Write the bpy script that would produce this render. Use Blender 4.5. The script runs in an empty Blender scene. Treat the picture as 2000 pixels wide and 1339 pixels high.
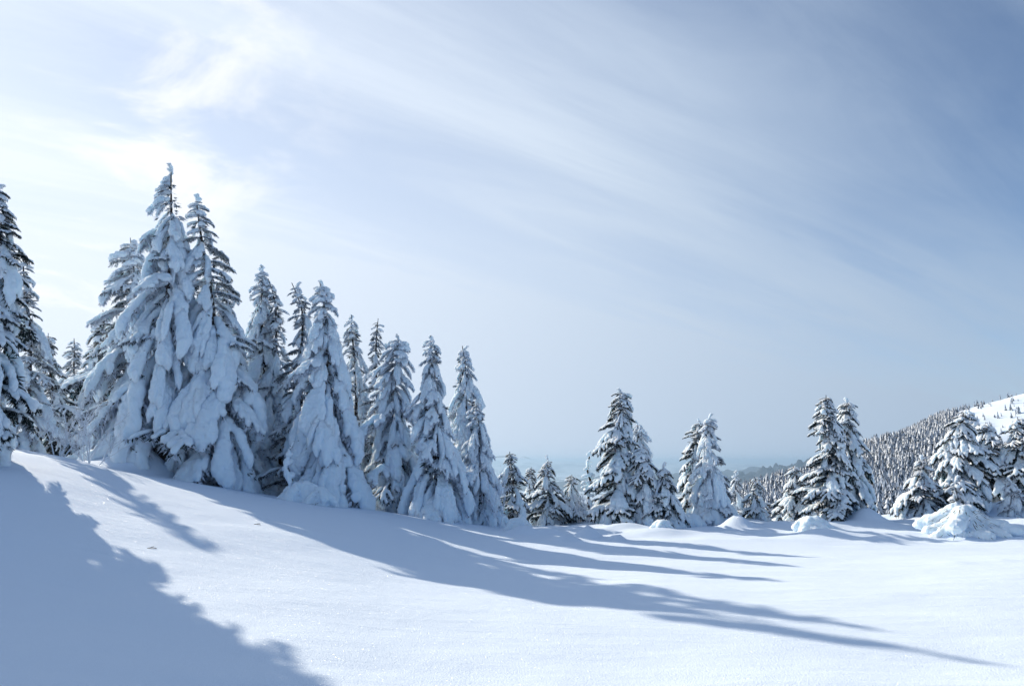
import bpy, math, random
import numpy as np
from mathutils import Vector, Matrix, noise
R_ = math.radians

# ------------------------------------------------------------------ camera
sc = bpy.context.scene
EYE, PITCH, FPX = 1.65, 9.85, 1333.0          # eye height (m), pitch up (deg), focal length in photo pixels
cam_d = bpy.data.cameras.new('camera'); cam = bpy.data.objects.new('camera', cam_d)
sc.collection.objects.link(cam); sc.camera = cam
cam.location = (0, 0, EYE); cam.rotation_euler = (R_(90 + PITCH), 0, 0)
cam_d.sensor_width = 36.0; cam_d.lens = 36.0 * FPX / 2000.0
cam_d.clip_start = 0.1; cam_d.clip_end = 250000.0

# ------------------------------------------------------------------ sun and sky
SUN_AZ, SUN_EL = 48.5, 28.5                    # degrees left of the view axis, degrees up
sd = Vector((-math.sin(R_(SUN_AZ)) * math.cos(R_(SUN_EL)), math.cos(R_(SUN_AZ)) * math.cos(R_(SUN_EL)), math.sin(R_(SUN_EL))))
sl = bpy.data.lights.new('sun', 'SUN'); sl.energy = 5.0; sl.angle = R_(0.6); sl.color = (1.0, 0.89, 0.74)
sun = bpy.data.objects.new('sun', sl); sc.collection.objects.link(sun)
sun.rotation_euler = (-sd).to_track_quat('-Z', 'Y').to_euler(); sun.location = sd * 60

w = bpy.data.worlds.new('World'); sc.world = w; w.use_nodes = True
nt = w.node_tree; nt.nodes.clear()
def N(t, nt, **kw):
    n = nt.nodes.new(t)
    for k, v in kw.items():
        if k.startswith('i_'):
            key = k[2:]; key = int(key) if key.isdigit() else key.replace('_', ' ')
            n.inputs[key].default_value = v
        else: setattr(n, k, v)
    return n
def math_(nt, op, a, b=None, clamp=False):
    n = nt.nodes.new('ShaderNodeMath'); n.operation = op; n.use_clamp = clamp
    for i, v in enumerate((a, b)):
        if v is None: continue
        if isinstance(v, (int, float)): n.inputs[i].default_value = v
        else: nt.links.new(v, n.inputs[i])
    return n.outputs[0]
def smooth_(nt, v, lo, hi, a=0.0, b=1.0):
    n = nt.nodes.new('ShaderNodeMapRange'); n.interpolation_type = 'SMOOTHSTEP'
    nt.links.new(v, n.inputs[0])
    for i, x in zip((1, 2, 3, 4), (lo, hi, a, b)): n.inputs[i].default_value = x
    return n.outputs[0]
def mixc(nt, f, a, b):
    n = nt.nodes.new('ShaderNodeMix'); n.data_type = 'RGBA'
    for s, v in ((n.inputs[0], f), (n.inputs[6], a), (n.inputs[7], b)):
        if isinstance(v, (int, float, tuple)): s.default_value = v if not isinstance(v, tuple) else (*v, 1) if len(v) == 3 else v
        else: nt.links.new(v, s)
    return n.outputs[2]
sky = N('ShaderNodeTexSky', nt, sky_type='NISHITA', sun_disc=False)
sky.sun_elevation = R_(SUN_EL); sky.sun_rotation = R_(-SUN_AZ); sky.altitude = 1500; sky.air_density = 1.0; sky.dust_density = 0.3; sky.ozone_density = 3.0
skyc = N('ShaderNodeVectorMath', nt, operation='SCALE'); nt.links.new(sky.outputs[0], skyc.inputs[0]); skyc.inputs['Scale'].default_value = 0.128
tc = N('ShaderNodeTexCoord', nt)
dn = N('ShaderNodeVectorMath', nt, operation='NORMALIZE'); nt.links.new(tc.outputs['Generated'], dn.inputs[0])
dot = N('ShaderNodeVectorMath', nt, operation='DOT_PRODUCT'); nt.links.new(dn.outputs[0], dot.inputs[0]); dot.inputs[1].default_value = sd
cosg = math_(nt, 'MAXIMUM', dot.outputs['Value'], 0.0)
sep = N('ShaderNodeSeparateXYZ', nt); nt.links.new(dn.outputs[0], sep.inputs[0])
zz = math_(nt, 'ADD', math_(nt, 'MAXIMUM', sep.outputs[2], 0.0), 0.16)
px_ = math_(nt, 'DIVIDE', sep.outputs[0], zz); py_ = math_(nt, 'DIVIDE', sep.outputs[1], zz)
cmb = N('ShaderNodeCombineXYZ', nt); nt.links.new(px_, cmb.inputs[0]); nt.links.new(py_, cmb.inputs[1])
# thin streaky veil (a high cloud sheet seen in perspective)
rot = N('ShaderNodeVectorRotate', nt, rotation_type='Z_AXIS'); nt.links.new(cmb.outputs[0], rot.inputs['Vector']); rot.inputs['Angle'].default_value = R_(-33)
def stretched(sx, sy, loc, sc_, det, rough, dist):
    mp = N('ShaderNodeMapping', nt); nt.links.new(rot.outputs[0], mp.inputs[0])
    mp.inputs['Scale'].default_value = (sx, sy, 1.0); mp.inputs['Location'].default_value = loc
    n = N('ShaderNodeTexNoise', nt, i_Scale=sc_, i_Detail=det, i_Roughness=rough, i_Distortion=dist); nt.links.new(mp.outputs[0], n.inputs['Vector'])
    return n.outputs[0]
n1 = stretched(0.32, 1.3, (3.9, 6.1, 0), 1.0, 9.0, 0.56, 0.6)       # long fibres
n2 = stretched(0.6, 1.0, (9.3, 3.4, 0), 0.55, 4.0, 0.5, 0.3)        # broad thin and thick places
n3 = N('ShaderNodeTexNoise', nt, i_Scale=2.1, i_Detail=9.0, i_Roughness=0.58, i_Distortion=0.5); nt.links.new(cmb.outputs[0], n3.inputs['Vector'])
n4 = stretched(0.55, 3.6, (2.2, 7.7, 0), 1.0, 10.0, 0.62, 1.1)      # fine fibres
st = math_(nt, 'ADD', math_(nt, 'MULTIPLY', n4, 0.28), math_(nt, 'ADD', math_(nt, 'MULTIPLY', n1, 0.38), math_(nt, 'MULTIPLY', n2, 0.34)))
veil_n = smooth_(nt, st, 0.37, 0.63)
near = smooth_(nt, cosg, -0.05, 0.72)              # the sheet thickens towards the sun
high = smooth_(nt, sep.outputs[2], 0.30, 0.70, 1.0, 0.52)
low = smooth_(nt, sep.outputs[2], 0.02, 0.40, 1.0, 0.0)
hor = smooth_(nt, sep.outputs[2], 0.0, 0.16, 1.0, 0.0)
dens = math_(nt, 'ADD', math_(nt, 'MULTIPLY', math_(nt, 'MULTIPLY', near, high), 0.96), math_(nt, 'ADD', math_(nt, 'MULTIPLY', low, 0.50), math_(nt, 'MULTIPLY', hor, 0.35)))
veil = math_(nt, 'ADD', dens, math_(nt, 'MULTIPLY', math_(nt, 'SUBTRACT', veil_n, 0.45), 0.46), clamp=True)
g2 = math_(nt, 'POWER', cosg, 1.5); g8 = math_(nt, 'POWER', cosg, 8.0)
bri = math_(nt, 'ADD', 0.50, math_(nt, 'ADD', math_(nt, 'MULTIPLY', g2, 0.38), math_(nt, 'MULTIPLY', g8, 0.06)))
vc = mixc(nt, g2, (0.75, 0.955, 1.22), (0.92, 1.0, 1.12))
vcs = N('ShaderNodeVectorMath', nt, operation='SCALE'); nt.links.new(vc, vcs.inputs[0]); nt.links.new(bri, vcs.inputs['Scale'])
c1 = mixc(nt, veil, skyc.outputs[0], vcs.outputs[0])
# brighter torn cloud scraps near the sun
puff = math_(nt, 'MULTIPLY', smooth_(nt, n3.outputs[0], 0.48, 0.66), smooth_(nt, cosg, 0.84, 0.96), clamp=True)
c2 = mixc(nt, math_(nt, 'MULTIPLY', puff, 0.85), c1, (1.0, 1.01, 1.03))
bg = N('ShaderNodeBackground', nt); nt.links.new(c2, bg.inputs[0]); bg.inputs[1].default_value = 1.0
wo = N('ShaderNodeOutputWorld', nt); nt.links.new(bg.outputs[0], wo.inputs[0])
w.cycles.sampling_method = 'MANUAL'; w.cycles.sample_map_resolution = 1024

sc.view_settings.view_transform = 'Standard'; sc.view_settings.look = 'None'
sc.view_settings.gamma = 1.0; sc.view_settings.exposure = 0.14; sc.view_settings.use_curve_mapping = False
sc.render.engine = 'CYCLES'
cy = sc.cycles; cy.use_denoising = True; cy.max_bounces = 7; cy.diffuse_bounces = 6; cy.glossy_bounces = 2; cy.volume_bounces = 0
cy.sample_clamp_indirect = 6.0

# ------------------------------------------------------------------ picture measure -> point in the place
sp, cp = math.sin(R_(PITCH)), math.cos(R_(PITCH))
def at(px, py, Y):
    u = (px - 1000) / FPX; v = (669.5 - py) / FPX
    f = cp - sp * v; k = Y / f
    return (u * k, Y, EYE + (sp + cp * v) * k)
def to_px(x, y, z):
    z = z - EYE
    f = cp * y + sp * z; up = -sp * y + cp * z
    return 1000 + FPX * x / f, 669.5 - FPX * up / f

# ------------------------------------------------------------------ terrain heights
class TPS:
    def __init__(s, pts, lam=0.0):
        P = np.array(pts, float); s.xy = P[:, :2]; n = len(P)
        K = s.U(np.linalg.norm(s.xy[:, None] - s.xy[None], axis=2)) + lam * np.eye(n)
        A = np.zeros((n + 3, n + 3)); A[:n, :n] = K; A[:n, n] = 1; A[:n, n + 1:] = s.xy; A[n, :n] = 1; A[n + 1:, :n] = s.xy.T
        s.c = np.linalg.solve(A, np.concatenate([P[:, 2], np.zeros(3)])); s.n = n
    @staticmethod
    def U(r): return np.where(r > 1e-9, r * r * np.log(np.maximum(r, 1e-9)), 0)
    def __call__(s, x, y):
        x = np.asarray(x, float); y = np.asarray(y, float)
        z = s.c[s.n] + s.c[s.n + 1] * x + s.c[s.n + 2] * y
        for i in range(s.n):
            z = z + s.c[i] * s.U(np.hypot(x - s.xy[i, 0], y - s.xy[i, 1]))
        return z
def vnoise(x, y, seed):
    """smooth value noise on arrays"""
    xi = np.floor(x).astype(np.int64); yi = np.floor(y).astype(np.int64); fx = x - xi; fy = y - yi
    fx = fx * fx * fx * (fx * (fx * 6 - 15) + 10); fy = fy * fy * fy * (fy * (fy * 6 - 15) + 10)
    def h(a, b):
        n = (a * 374761393 + b * 668265263 + seed * 1442695041) & 0xffffffff
        n = ((n ^ (n >> 13)) * 1274126177) & 0xffffffff
        return ((n ^ (n >> 16)) & 0xffff) / 65535.0
    return (h(xi, yi) * (1 - fx) + h(xi + 1, yi) * fx) * (1 - fy) + (h(xi, yi + 1) * (1 - fx) + h(xi + 1, yi + 1) * fx) * fy - 0.5
def fbm(x, y, seed, octaves=4, gain=0.5):
    z = 0; a = 1
    for o in range(octaves):
        z = z + a * vnoise(x * 2 ** o, y * 2 ** o, seed + o); a *= gain
    return z
ctrl = [at(*p) for p in (
    (0, 1339, 4.4), (500, 1339, 5.2), (1000, 1339, 5.55), (1500, 1339, 5.5), (2000, 1339, 5.4),
    (0, 1100, 7.8), (0, 960, 10.8), (0, 885, 14.0), (120, 888, 17.6), (250, 918, 18.4), (430, 950, 19.0), (250, 1010, 11.6),
    (500, 1150, 8.3), (600, 1050, 12.4), (560, 975, 19.0), (700, 993, 19.2), (850, 1014, 19.8), (1000, 1032, 20.0),
    (800, 1090, 12.4), (1000, 1150, 10.2), (1400, 1150, 10.4), (1000, 1085, 14.5), (1400, 1080, 15.5), (1800, 1150, 10.3), (1900, 1250, 7.3),
    (1200, 1030, 22.0), (1400, 1022, 23.0), (1600, 1022, 22.5), (1750, 1012, 24.0), (1880, 1046, 19.0), (2000, 1004, 25.0), (2000, 1090, 14.6))]
ctrl += [(-20, 12, 3.0), (-14, 6, 1.9), (-16, 0, 2.0), (-22, 22, 2.6), (-26, 32, 2.2), (-14, 26, 1.2), (-7, 25, 0.2), (0, 28, -1.1), (6, -6, 0.1), (-6, -8, 0.6), (18, -4, 0.0),
         (8, 32, -1.9), (18, 33, -1.9), (30, 30, -0.9), (34, 18, -0.6), (30, 6, -0.3), (-10, 40, -1.2), (10, 45, -5.0), (30, 45, -3.4), (-35, 10, 5.0), (45, 30, -1.5), (-40, 40, 2.4)]
tps = TPS(ctrl, 0.6)
mounds = []      # (x, y, height, radius x, radius y)
def ground(x, y):
    x = np.asarray(x, float); y = np.asarray(y, float)
    r = np.hypot(x - 2, y - 14)
    lim = 1 / np.maximum(1, r / 42)
    xs = 2 + (x - 2) * lim; ys = 14 + (y - 14) * lim      # hold the edge value far out
    z = tps(xs, ys)
    z = z + 0.16 * fbm(x * 0.16 + 3.1, y * 0.16, 11, 3) + 0.035 * fbm(x * 0.75 + 0.35 * y, y * 1.1, 5, 3)
    far = np.clip((y - 17.5) / 4, 0, 1) * np.clip((x + 1) / 4, 0, 1)
    z = z + far * 0.30 * fbm(x * 0.55, y * 0.8, 77, 3)     # hummocky snow between the farther trees
    for (mx, my, h, rx, ry) in mounds:
        z = z + h * np.exp(-(((x - mx) / rx) ** 2 + ((y - my) / ry) ** 2))
    drop = np.maximum(y - 33, 0)
    z = z - 0.010 * drop ** 2
    return z
def gz(x, y): return float(ground(np.array([x]), np.array([y]))[0])

# hill on the far side of the hollow
hill_ctrl = [at(*p) for p in (
    (1440, 962, 520), (1560, 915, 600), (1700, 862, 690), (1850, 822, 760), (1905, 784, 800), (2000, 758, 830), (2120, 730, 850), (2350, 720, 860),
    (1450, 1010, 330), (1600, 1015, 300), (1750, 1015, 280), (2000, 1012, 270), (2250, 1010, 270),
    (1600, 960, 470), (1750, 925, 520), (1900, 900, 540), (2000, 870, 580), (2200, 850, 600), (1950, 820, 700))]
hill_ctrl += [(120, 180, -60), (300, 170, -55), (60, 300, -60), (60, 500, -70), (120, 700, -60), (226, 700, -44), (300, 900, -60), (336, 830, -24), (420, 980, -30), (520, 1100, 0), (700, 1150, 40), (900, 900, 100), (900, 500, 30), (700, 250, -30)]
htps = TPS(hill_ctrl, 20.0)
def hill(x, y):
    z = htps(x, y) - 7.0 + 4.0 * fbm(x / 70, y / 70, 31, 3)
    return z

# ------------------------------------------------------------------ materials
def new_mat(name):
    m = bpy.data.materials.new(name); m.use_nodes = True
    nt = m.node_tree; nt.nodes.clear()
    b = nt.nodes.new('ShaderNodeBsdfPrincipled'); o = nt.nodes.new('ShaderNodeOutputMaterial')
    nt.links.new(b.outputs[0], o.inputs[0])
    return m, nt, b, o
def pos(nt, which='Object'):
    return N('ShaderNodeTexCoord', nt).outputs[which]
def bump(nt, h, strength, dist, normal=None):
    n = N('ShaderNodeBump', nt); n.inputs['Strength'].default_value = strength; n.inputs['Distance'].default_value = dist
    nt.links.new(h, n.inputs['Height'])
    if normal is not None: nt.links.new(normal, n.inputs['Normal'])
    return n.outputs[0]
SNOW = (0.755, 0.858, 0.968)
def mat_ground():
    m, nt, b, o = new_mat('snow_surface')
    p = pos(nt)
    a = N('ShaderNodeTexNoise', nt, i_Scale=55.0, i_Detail=4.0, i_Roughness=0.65); nt.links.new(p, a.inputs['Vector'])
    c = N('ShaderNodeTexNoise', nt, i_Scale=5.0, i_Detail=4.0, i_Roughness=0.55); nt.links.new(p, c.inputs['Vector'])
    mp = N('ShaderNodeMapping', nt); nt.links.new(p, mp.inputs[0]); mp.inputs['Rotation'].default_value = (0, 0, 0.5); mp.inputs['Scale'].default_value = (0.7, 3.2, 1)
    d = N('ShaderNodeTexNoise', nt, i_Scale=1.1, i_Detail=4.0, i_Roughness=0.5, i_Distortion=0.4); nt.links.new(mp.outputs[0], d.inputs['Vector'])
    n0 = bump(nt, d.outputs[0], 0.30, 0.06)
    n1 = bump(nt, c.outputs[0], 0.25, 0.03, n0)
    n2 = bump(nt, a.outputs[0], 0.75, 0.012, n1)
    b.inputs['Base Color'].default_value = (*SNOW, 1); b.inputs['Roughness'].default_value = 0.75
    b.inputs['Specular IOR Level'].default_value = 0.128
    nt.links.new(n2, b.inputs['Normal'])
    # loose ice crystals: each cell is a facet with its own tilt, a few of them catch the sun
    vo = N('ShaderNodeTexVoronoi', nt, i_Scale=190.0); nt.links.new(p, vo.inputs['Vector'])
    sub = N('ShaderNodeVectorMath', nt, operation='SUBTRACT'); nt.links.new(vo.outputs['Color'], sub.inputs[0]); sub.inputs[1].default_value = (0.5, 0.5, 0.5)
    scl = N('ShaderNodeVectorMath', nt, operation='SCALE'); nt.links.new(sub.outputs[0], scl.inputs[0]); scl.inputs['Scale'].default_value = 2.6
    geo = N('ShaderNodeNewGeometry', nt)
    add = N('ShaderNodeVectorMath', nt, operation='ADD'); nt.links.new(geo.outputs['Normal'], add.inputs[0]); nt.links.new(scl.outputs[0], add.inputs[1])
    nrm = N('ShaderNodeVectorMath', nt, operation='NORMALIZE'); nt.links.new(add.outputs[0], nrm.inputs[0])
    gl = N('ShaderNodeBsdfGlossy', nt, i_Roughness=0.22); gl.inputs['Color'].default_value = (1, 1, 1, 1); nt.links.new(nrm.outputs[0], gl.inputs['Normal'])
    core = math_(nt, 'LESS_THAN', vo.outputs['Distance'], 0.33)
    mx = N('ShaderNodeMixShader', nt); nt.links.new(math_(nt, 'MULTIPLY', core, 0.085), mx.inputs[0])
    nt.links.new(b.outputs[0], mx.inputs[1]); nt.links.new(gl.outputs[0], mx.inputs[2]); nt.links.new(mx.outputs[0], o.inputs[0])
    return m
def mat_tree_snow():
    m, nt, b, o = new_mat('clinging_snow')
    p = pos(nt)
    a = N('ShaderNodeTexNoise', nt, i_Scale=30.0, i_Detail=5.0, i_Roughness=0.7); nt.links.new(p, a.inputs['Vector'])
    c = N('ShaderNodeTexNoise', nt, i_Scale=9.0, i_Detail=3.0); nt.links.new(p, c.inputs['Vector'])
    n1 = bump(nt, c.outputs[0], 0.35, 0.05); n2 = bump(nt, a.outputs[0], 0.5, 0.02, n1)
    nt.links.new(n2, b.inputs['Normal'])
    b.inputs['Base Color'].default_value = (*SNOW, 1); b.inputs['Roughness'].default_value = 0.8; b.inputs['Specular IOR Level'].default_value = 0.1
    b.inputs['Subsurface Weight'].default_value = 0.7; b.inputs['Subsurface Scale'].default_value = 0.14; b.inputs['Subsurface Radius'].default_value = (0.75, 0.9, 1.0)
    return m
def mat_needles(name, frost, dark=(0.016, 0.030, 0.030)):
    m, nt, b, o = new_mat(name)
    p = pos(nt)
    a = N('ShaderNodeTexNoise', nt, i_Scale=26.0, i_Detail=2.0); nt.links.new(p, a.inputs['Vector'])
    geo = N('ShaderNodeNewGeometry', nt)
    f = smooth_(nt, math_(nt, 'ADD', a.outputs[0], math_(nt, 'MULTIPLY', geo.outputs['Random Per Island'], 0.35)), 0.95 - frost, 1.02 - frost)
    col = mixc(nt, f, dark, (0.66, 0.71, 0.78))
    nt.links.new(col, b.inputs['Base Color']); b.inputs['Roughness'].default_value = 0.7; b.inputs['Specular IOR Level'].default_value = 0.2
    return m
def mat_plain(name, col, col2=None, scale=8.0, rough=0.85, lo=0.4, hi=0.6):
    m, nt, b, o = new_mat(name)
    if col2:
        a = N('ShaderNodeTexNoise', nt, i_Scale=scale, i_Detail=4.0, i_Roughness=0.6); nt.links.new(pos(nt), a.inputs['Vector'])
        nt.links.new(mixc(nt, smooth_(nt, a.outputs[0], lo, hi), col, col2), b.inputs['Base Color'])
    else: b.inputs['Base Color'].default_value = (*col, 1)
    b.inputs['Roughness'].default_value = rough; b.inputs['Specular IOR Level'].default_value = 0.128
    return m
M_GROUND = mat_ground(); M_SNOW = mat_tree_snow()
M_NEED = mat_needles('frosted_needles', 0.50); M_DARK = mat_needles('dark_needles', 0.30); M_BARE = mat_needles('bare_needles', 0.12)
M_BARK = mat_plain('bark', (0.05, 0.038, 0.030), (0.55, 0.60, 0.66), 7.0, 0.9, 0.5, 0.62)
M_TWIG = mat_plain('frosted_twig', (0.07, 0.055, 0.045), (0.66, 0.72, 0.80), 14.0, 0.9, 0.30, 0.42)

C = sc.collection
def mesh_obj(name, verts, faces, mats, parent=None, smooth=True, midx=None):
    me = bpy.data.meshes.new(name)
    me.from_pydata(verts if isinstance(verts, list) else verts.tolist(), [], faces if isinstance(faces, list) else faces.tolist())
    for m in (mats if isinstance(mats, (list, tuple)) else [mats]): me.materials.append(m)
    if midx is not None: me.polygons.foreach_set('material_index', np.asarray(midx, np.int32))
    if smooth: me.polygons.foreach_set('use_smooth', np.ones(len(me.polygons), bool))
    me.update()
    o = bpy.data.objects.new(name, me); C.objects.link(o)
    if parent: o.parent = parent
    return o
def tag(o, label=None, cat=None, group=None, kind=None):
    if label: o['label'] = label
    if cat: o['category'] = cat
    if group: o['group'] = group
    if kind: o['kind'] = kind
    return o
def grid_faces(nx, ny):
    i = np.arange(nx - 1); j = np.arange(ny - 1)
    a = (j[:, None] * nx + i[None]).ravel()
    return np.stack([a, a + 1, a + nx + 1, a + nx], 1)

# ------------------------------------------------------------------ mounds that belong to the ground itself
def mound(px, py, Y, h, rx, ry):
    x, y, z = at(px, py, Y); mounds.append((x, y, h, rx, ry))
mound(276, 905, 19.3, 0.75, 0.85, 0.7)        # drift banked against the tall tree
mound(1440, 1012, 21.5, 0.42, 0.45, 0.4)      # pointed drift
mound(1695, 1022, 22.0, 0.42, 0.42, 0.4)
mound(1730, 1052, 18.0, 0.16, 0.6, 0.35)
mound(1290, 1040, 19.6, 0.18, 0.8, 0.45)
mound(1225, 1030, 20.6, 0.22, 0.7, 0.4)
mound(1600, 1040, 19.0, 0.15, 0.8, 0.5)
mound(1110, 1052, 17.8, 0.20, 0.26, 0.24)
mound(1150, 1046, 18.6, 0.34, 0.30, 0.26)
mound(1206, 1050, 18.2, 0.22, 0.20, 0.2)
mound(1022, 1030, 19.0, 0.22, 0.35, 0.3)
mound(1068, 1034, 19.4, 0.20, 0.5, 0.3)
mound(1860, 1110, 13.4, 0.05, 0.16, 0.10)
mound(1885, 1112, 13.3, 0.05, 0.12, 0.10)
mound(1960, 1102, 13.8, 0.05, 0.14, 0.10)
mound(1885, 1042, 19.5, 0.12, 1.4, 0.8)
mound(1990, 1010, 23.5, 0.35, 1.6, 0.9)

# ------------------------------------------------------------------ ground sheets
def near_sheet():
    xs = np.arange(-48, 50.01, 0.2)
    ys = [-14.0]
    while ys[-1] < 52: ys.append(ys[-1] + (0.35 if ys[-1] < 2 else 0.07 + 0.0068 * max(ys[-1] - 3, 0)))
    ys = np.array(ys)
    X, Y = np.meshgrid(xs, ys); Z = ground(X, Y)
    edge = np.minimum(np.minimum(X + 48, 50 - X), np.minimum(Y + 14, ys[-1] - Y))
    Z = Z - 8.0 * np.clip(1 - edge / 3.0, 0, 1) ** 2
    return mesh_obj('snow_ground', np.stack([X, Y, Z], -1).reshape(-1, 3), grid_faces(len(xs), len(ys)), M_GROUND)
tag(near_sheet(), 'smooth untracked snow slope in the front', kind='structure')

VALLEY = -620.0
def mat_valley():
    m, nt, b, o = new_mat('valley_snow_and_woods')
    p = pos(nt)
    a = N('ShaderNodeTexNoise', nt, i_Scale=0.0011, i_Detail=7.0, i_Roughness=0.62); nt.links.new(p, a.inputs['Vector'])
    nt.links.new(mixc(nt, smooth_(nt, a.outputs[0], 0.50, 0.57), SNOW, (0.06, 0.08, 0.10)), b.inputs['Base Color'])
    b.inputs['Roughness'].default_value = 0.9; b.inputs['Specular IOR Level'].default_value = 0.05
    return m
M_VAL = mat_valley()
def far_sheet():
    n = 420; u = np.linspace(-1, 1, n); A = 24.0; s = np.arcsinh(60000 / A)
    xs = A * np.sinh(s * u); ys = A * np.sinh(s * u)
    X, Y = np.meshgrid(xs, ys)
    r = np.hypot(X, Y - 10)
    z = ground(X, np.minimum(Y, 45)) - 5.0
    t = np.clip((r - 40) / 1300, 0, 1); t = 1 - (1 - t) ** 2.2
    und = np.clip((r - 1500) / 4000, 0, 1) * 60 * fbm(X / 3000, Y / 3000, 9, 4)
    Z = np.where(r < 40, z, z * (1 - t) + VALLEY * t) + und
    back = np.clip((-Y - 10) / 300, 0, 1); left = np.clip((-X - 30) / 400, 0, 1)
    return mesh_obj('valley_ground', np.stack([X, Y, Z], -1).reshape(-1, 3), grid_faces(n, n), M_VAL)
tag(far_sheet(), 'broad hazy valley floor of fields and woods', kind='structure')

def ridge_patch(name, x0, x1, y0, y1, nx, ny, crest, mat, seed, base):
    xs = np.linspace(x0, x1, nx); ys = np.linspace(y0, y1, ny); X, Y = np.meshgrid(xs, ys)
    v = (Y - y0) / (y1 - y0); prof = np.sin(np.pi * np.clip(v, 0, 1)) ** 1.2
    wx = (x1 - x0)
    h = crest((X - x0) / wx) + 0.30 * np.abs(fbm(X / wx * 22, Y / wx * 22, seed, 5, 0.55)) * 2 * crest((X - x0) / wx)
    Z = base - 30 + (h) * prof
    return mesh_obj(name, np.stack([X, Y, Z], -1).reshape(-1, 3), grid_faces(nx, ny), mat)
M_FARM = mat_plain('far_mountain', (0.74, 0.79, 0.85), (0.10, 0.12, 0.15), 0.0007, 0.9, 0.45, 0.60)
M_RIDGE = mat_plain('wooded_ridge', (0.03, 0.045, 0.065), (0.4, 0.46, 0.52), 0.004, 0.9, 0.62, 0.78)
tag(ridge_patch('mountains', -42000, 46000, 38000, 52000, 420, 70, lambda u: 520 + 160 * np.sin(u * 17) + 110 * np.sin(u * 41 + 1), M_FARM, 3, VALLEY), 'faint pale mountains along the horizon', kind='structure')
tag(ridge_patch('wooded_ridge', 2700, 9000, 9000, 12500, 300, 90, lambda u: 540 * np.clip(u * 4.5, 0, 1) ** 0.8 + 30 * np.sin(u * 21), M_RIDGE, 8, VALLEY), 'dark blue wooded ridge in the distance', kind='structure')
tag(ridge_patch('low_ridge', -1500, 12000, 15000, 20000, 300, 70, lambda u: 370 * np.clip(u * 2.2, 0, 1) + 45 * np.sin(u * 25), M_RIDGE, 15, VALLEY), 'low bluish ridge behind the wooded one', kind='structure')

def hill_sheet():
    xs = np.linspace(40, 1150, 240); ys = np.linspace(150, 1300, 240); X, Y = np.meshgrid(xs, ys)
    Z = hill(X, Y)
    e = np.minimum(np.minimum(X - 40, 1150 - X), np.minimum(Y - 150, 1300 - Y))
    Z = Z - 130 * np.clip(1 - e / 90, 0, 1) ** 2
    return mesh_obj('hill', np.stack([X, Y, Z], -1).reshape(-1, 3), grid_faces(240, 240), M_GROUND_FAR)
M_GROUND_FAR = mat_plain('hill_snow', SNOW)
tag(hill_sheet(), 'snowy hill with a wooded flank', kind='structure')

# ------------------------------------------------------------------ bough library
def tube(line, rad, sides, verts, faces, flat=1.0, up_off=0.0, cap=True):
    """tube along line with radii rad, slightly flattened; appended to verts / faces"""
    n = len(line); b0 = len(verts)
    for i in range(n):
        t = (line[min(i + 1, n - 1)] - line[max(i - 1, 0)]); t.normalize()
        up = Vector((0, 0, 1)) - t * t.z
        if up.length < 0.15: up = Vector((1, 0, 0)) - t * t.x
        up.normalize(); lat = t.cross(up)
        c = line[i] + up * (rad[i] * up_off)
        for k in range(sides):
            a = 2 * math.pi * k / sides
            verts.append(c + lat * (math.cos(a) * rad[i]) + up * (math.sin(a) * rad[i] * flat))
    for i in range(n - 1):
        for k in range(sides):
            k2 = (k + 1) % sides
            faces.append((b0 + i * sides + k, b0 + i * sides + k2, b0 + (i + 1) * sides + k2, b0 + (i + 1) * sides + k))
    if cap:
        faces.append(tuple(b0 + k for k in reversed(range(sides))))
        faces.append(tuple(b0 + (n - 1) * sides + k for k in range(sides)))
def arc(p0, yaw, pitch0, pitch1, length, n, power=1.0, rng=random, wob=0.0):
    pts = [p0.copy()]; ds = length / (n - 1); y = yaw
    for i in range(1, n):
        s = (i - 0.5) / (n - 1); p = pitch0 + (pitch1 - pitch0) * s ** power; y += rng.uniform(-wob, wob)
        pts.append(pts[-1] + Vector((math.cos(p) * math.cos(y), math.cos(p) * math.sin(y), math.sin(p))) * ds)
    return pts
def club(n, r0, rng, root=0.55, end=1.0):
    """radius profile: thin at the root, fat before a rounded end, uneven"""
    out = []
    for i in range(n):
        s = i / (n - 1)
        r = (root + (end - root) * min(1, s * 1.5)) * r0 * rng.uniform(0.86, 1.14)
        tail = (1 - s) / 0.14
        if tail < 1: r *= max(0.12, math.sqrt(max(0, 1 - (1 - tail) ** 2)))
        if s < 0.08: r *= 0.6 + 5 * s
        out.append(r)
    return out
def remeshed(name, verts, faces, voxel, amp, freq, seed, iters=3):
    me = bpy.data.meshes.new('tmp'); me.from_pydata([tuple(v) for v in verts], [], faces); me.update()
    o = bpy.data.objects.new('tmp', me); C.objects.link(o)
    m = o.modifiers.new('r', 'REMESH'); m.mode = 'VOXEL'; m.voxel_size = voxel
    s = o.modifiers.new('s', 'SMOOTH'); s.factor = 0.5; s.iterations = iters
    dg = bpy.context.evaluated_depsgraph_get(); dg.update()
    out = bpy.data.meshes.new_from_object(o.evaluated_get(dg)); out.name = name
    bpy.data.objects.remove(o); bpy.data.meshes.remove(me)
    nv = len(out.vertices); co = np.empty(nv * 3); no = np.empty(nv * 3)
    out.vertices.foreach_get('co', co); out.vertices.foreach_get('normal', no)
    co = co.reshape(-1, 3); no = no.reshape(-1, 3)
    off = Vector((seed * 3.7, seed * 1.3, 0))
    d = np.array([noise.noise(Vector(c) * freq + off) * 1.0 + noise.noise(Vector(c) * freq * 2.7 + off) * 0.6 + noise.noise(Vector(c) * freq * 6 + off) * 0.55 for c in co])
    co = co + no * (d * amp)[:, None]
    out.vertices.foreach_set('co', co.ravel())
    out.polygons.foreach_set('use_smooth', np.ones(len(out.polygons), bool))
    out.update()
    return out
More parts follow.
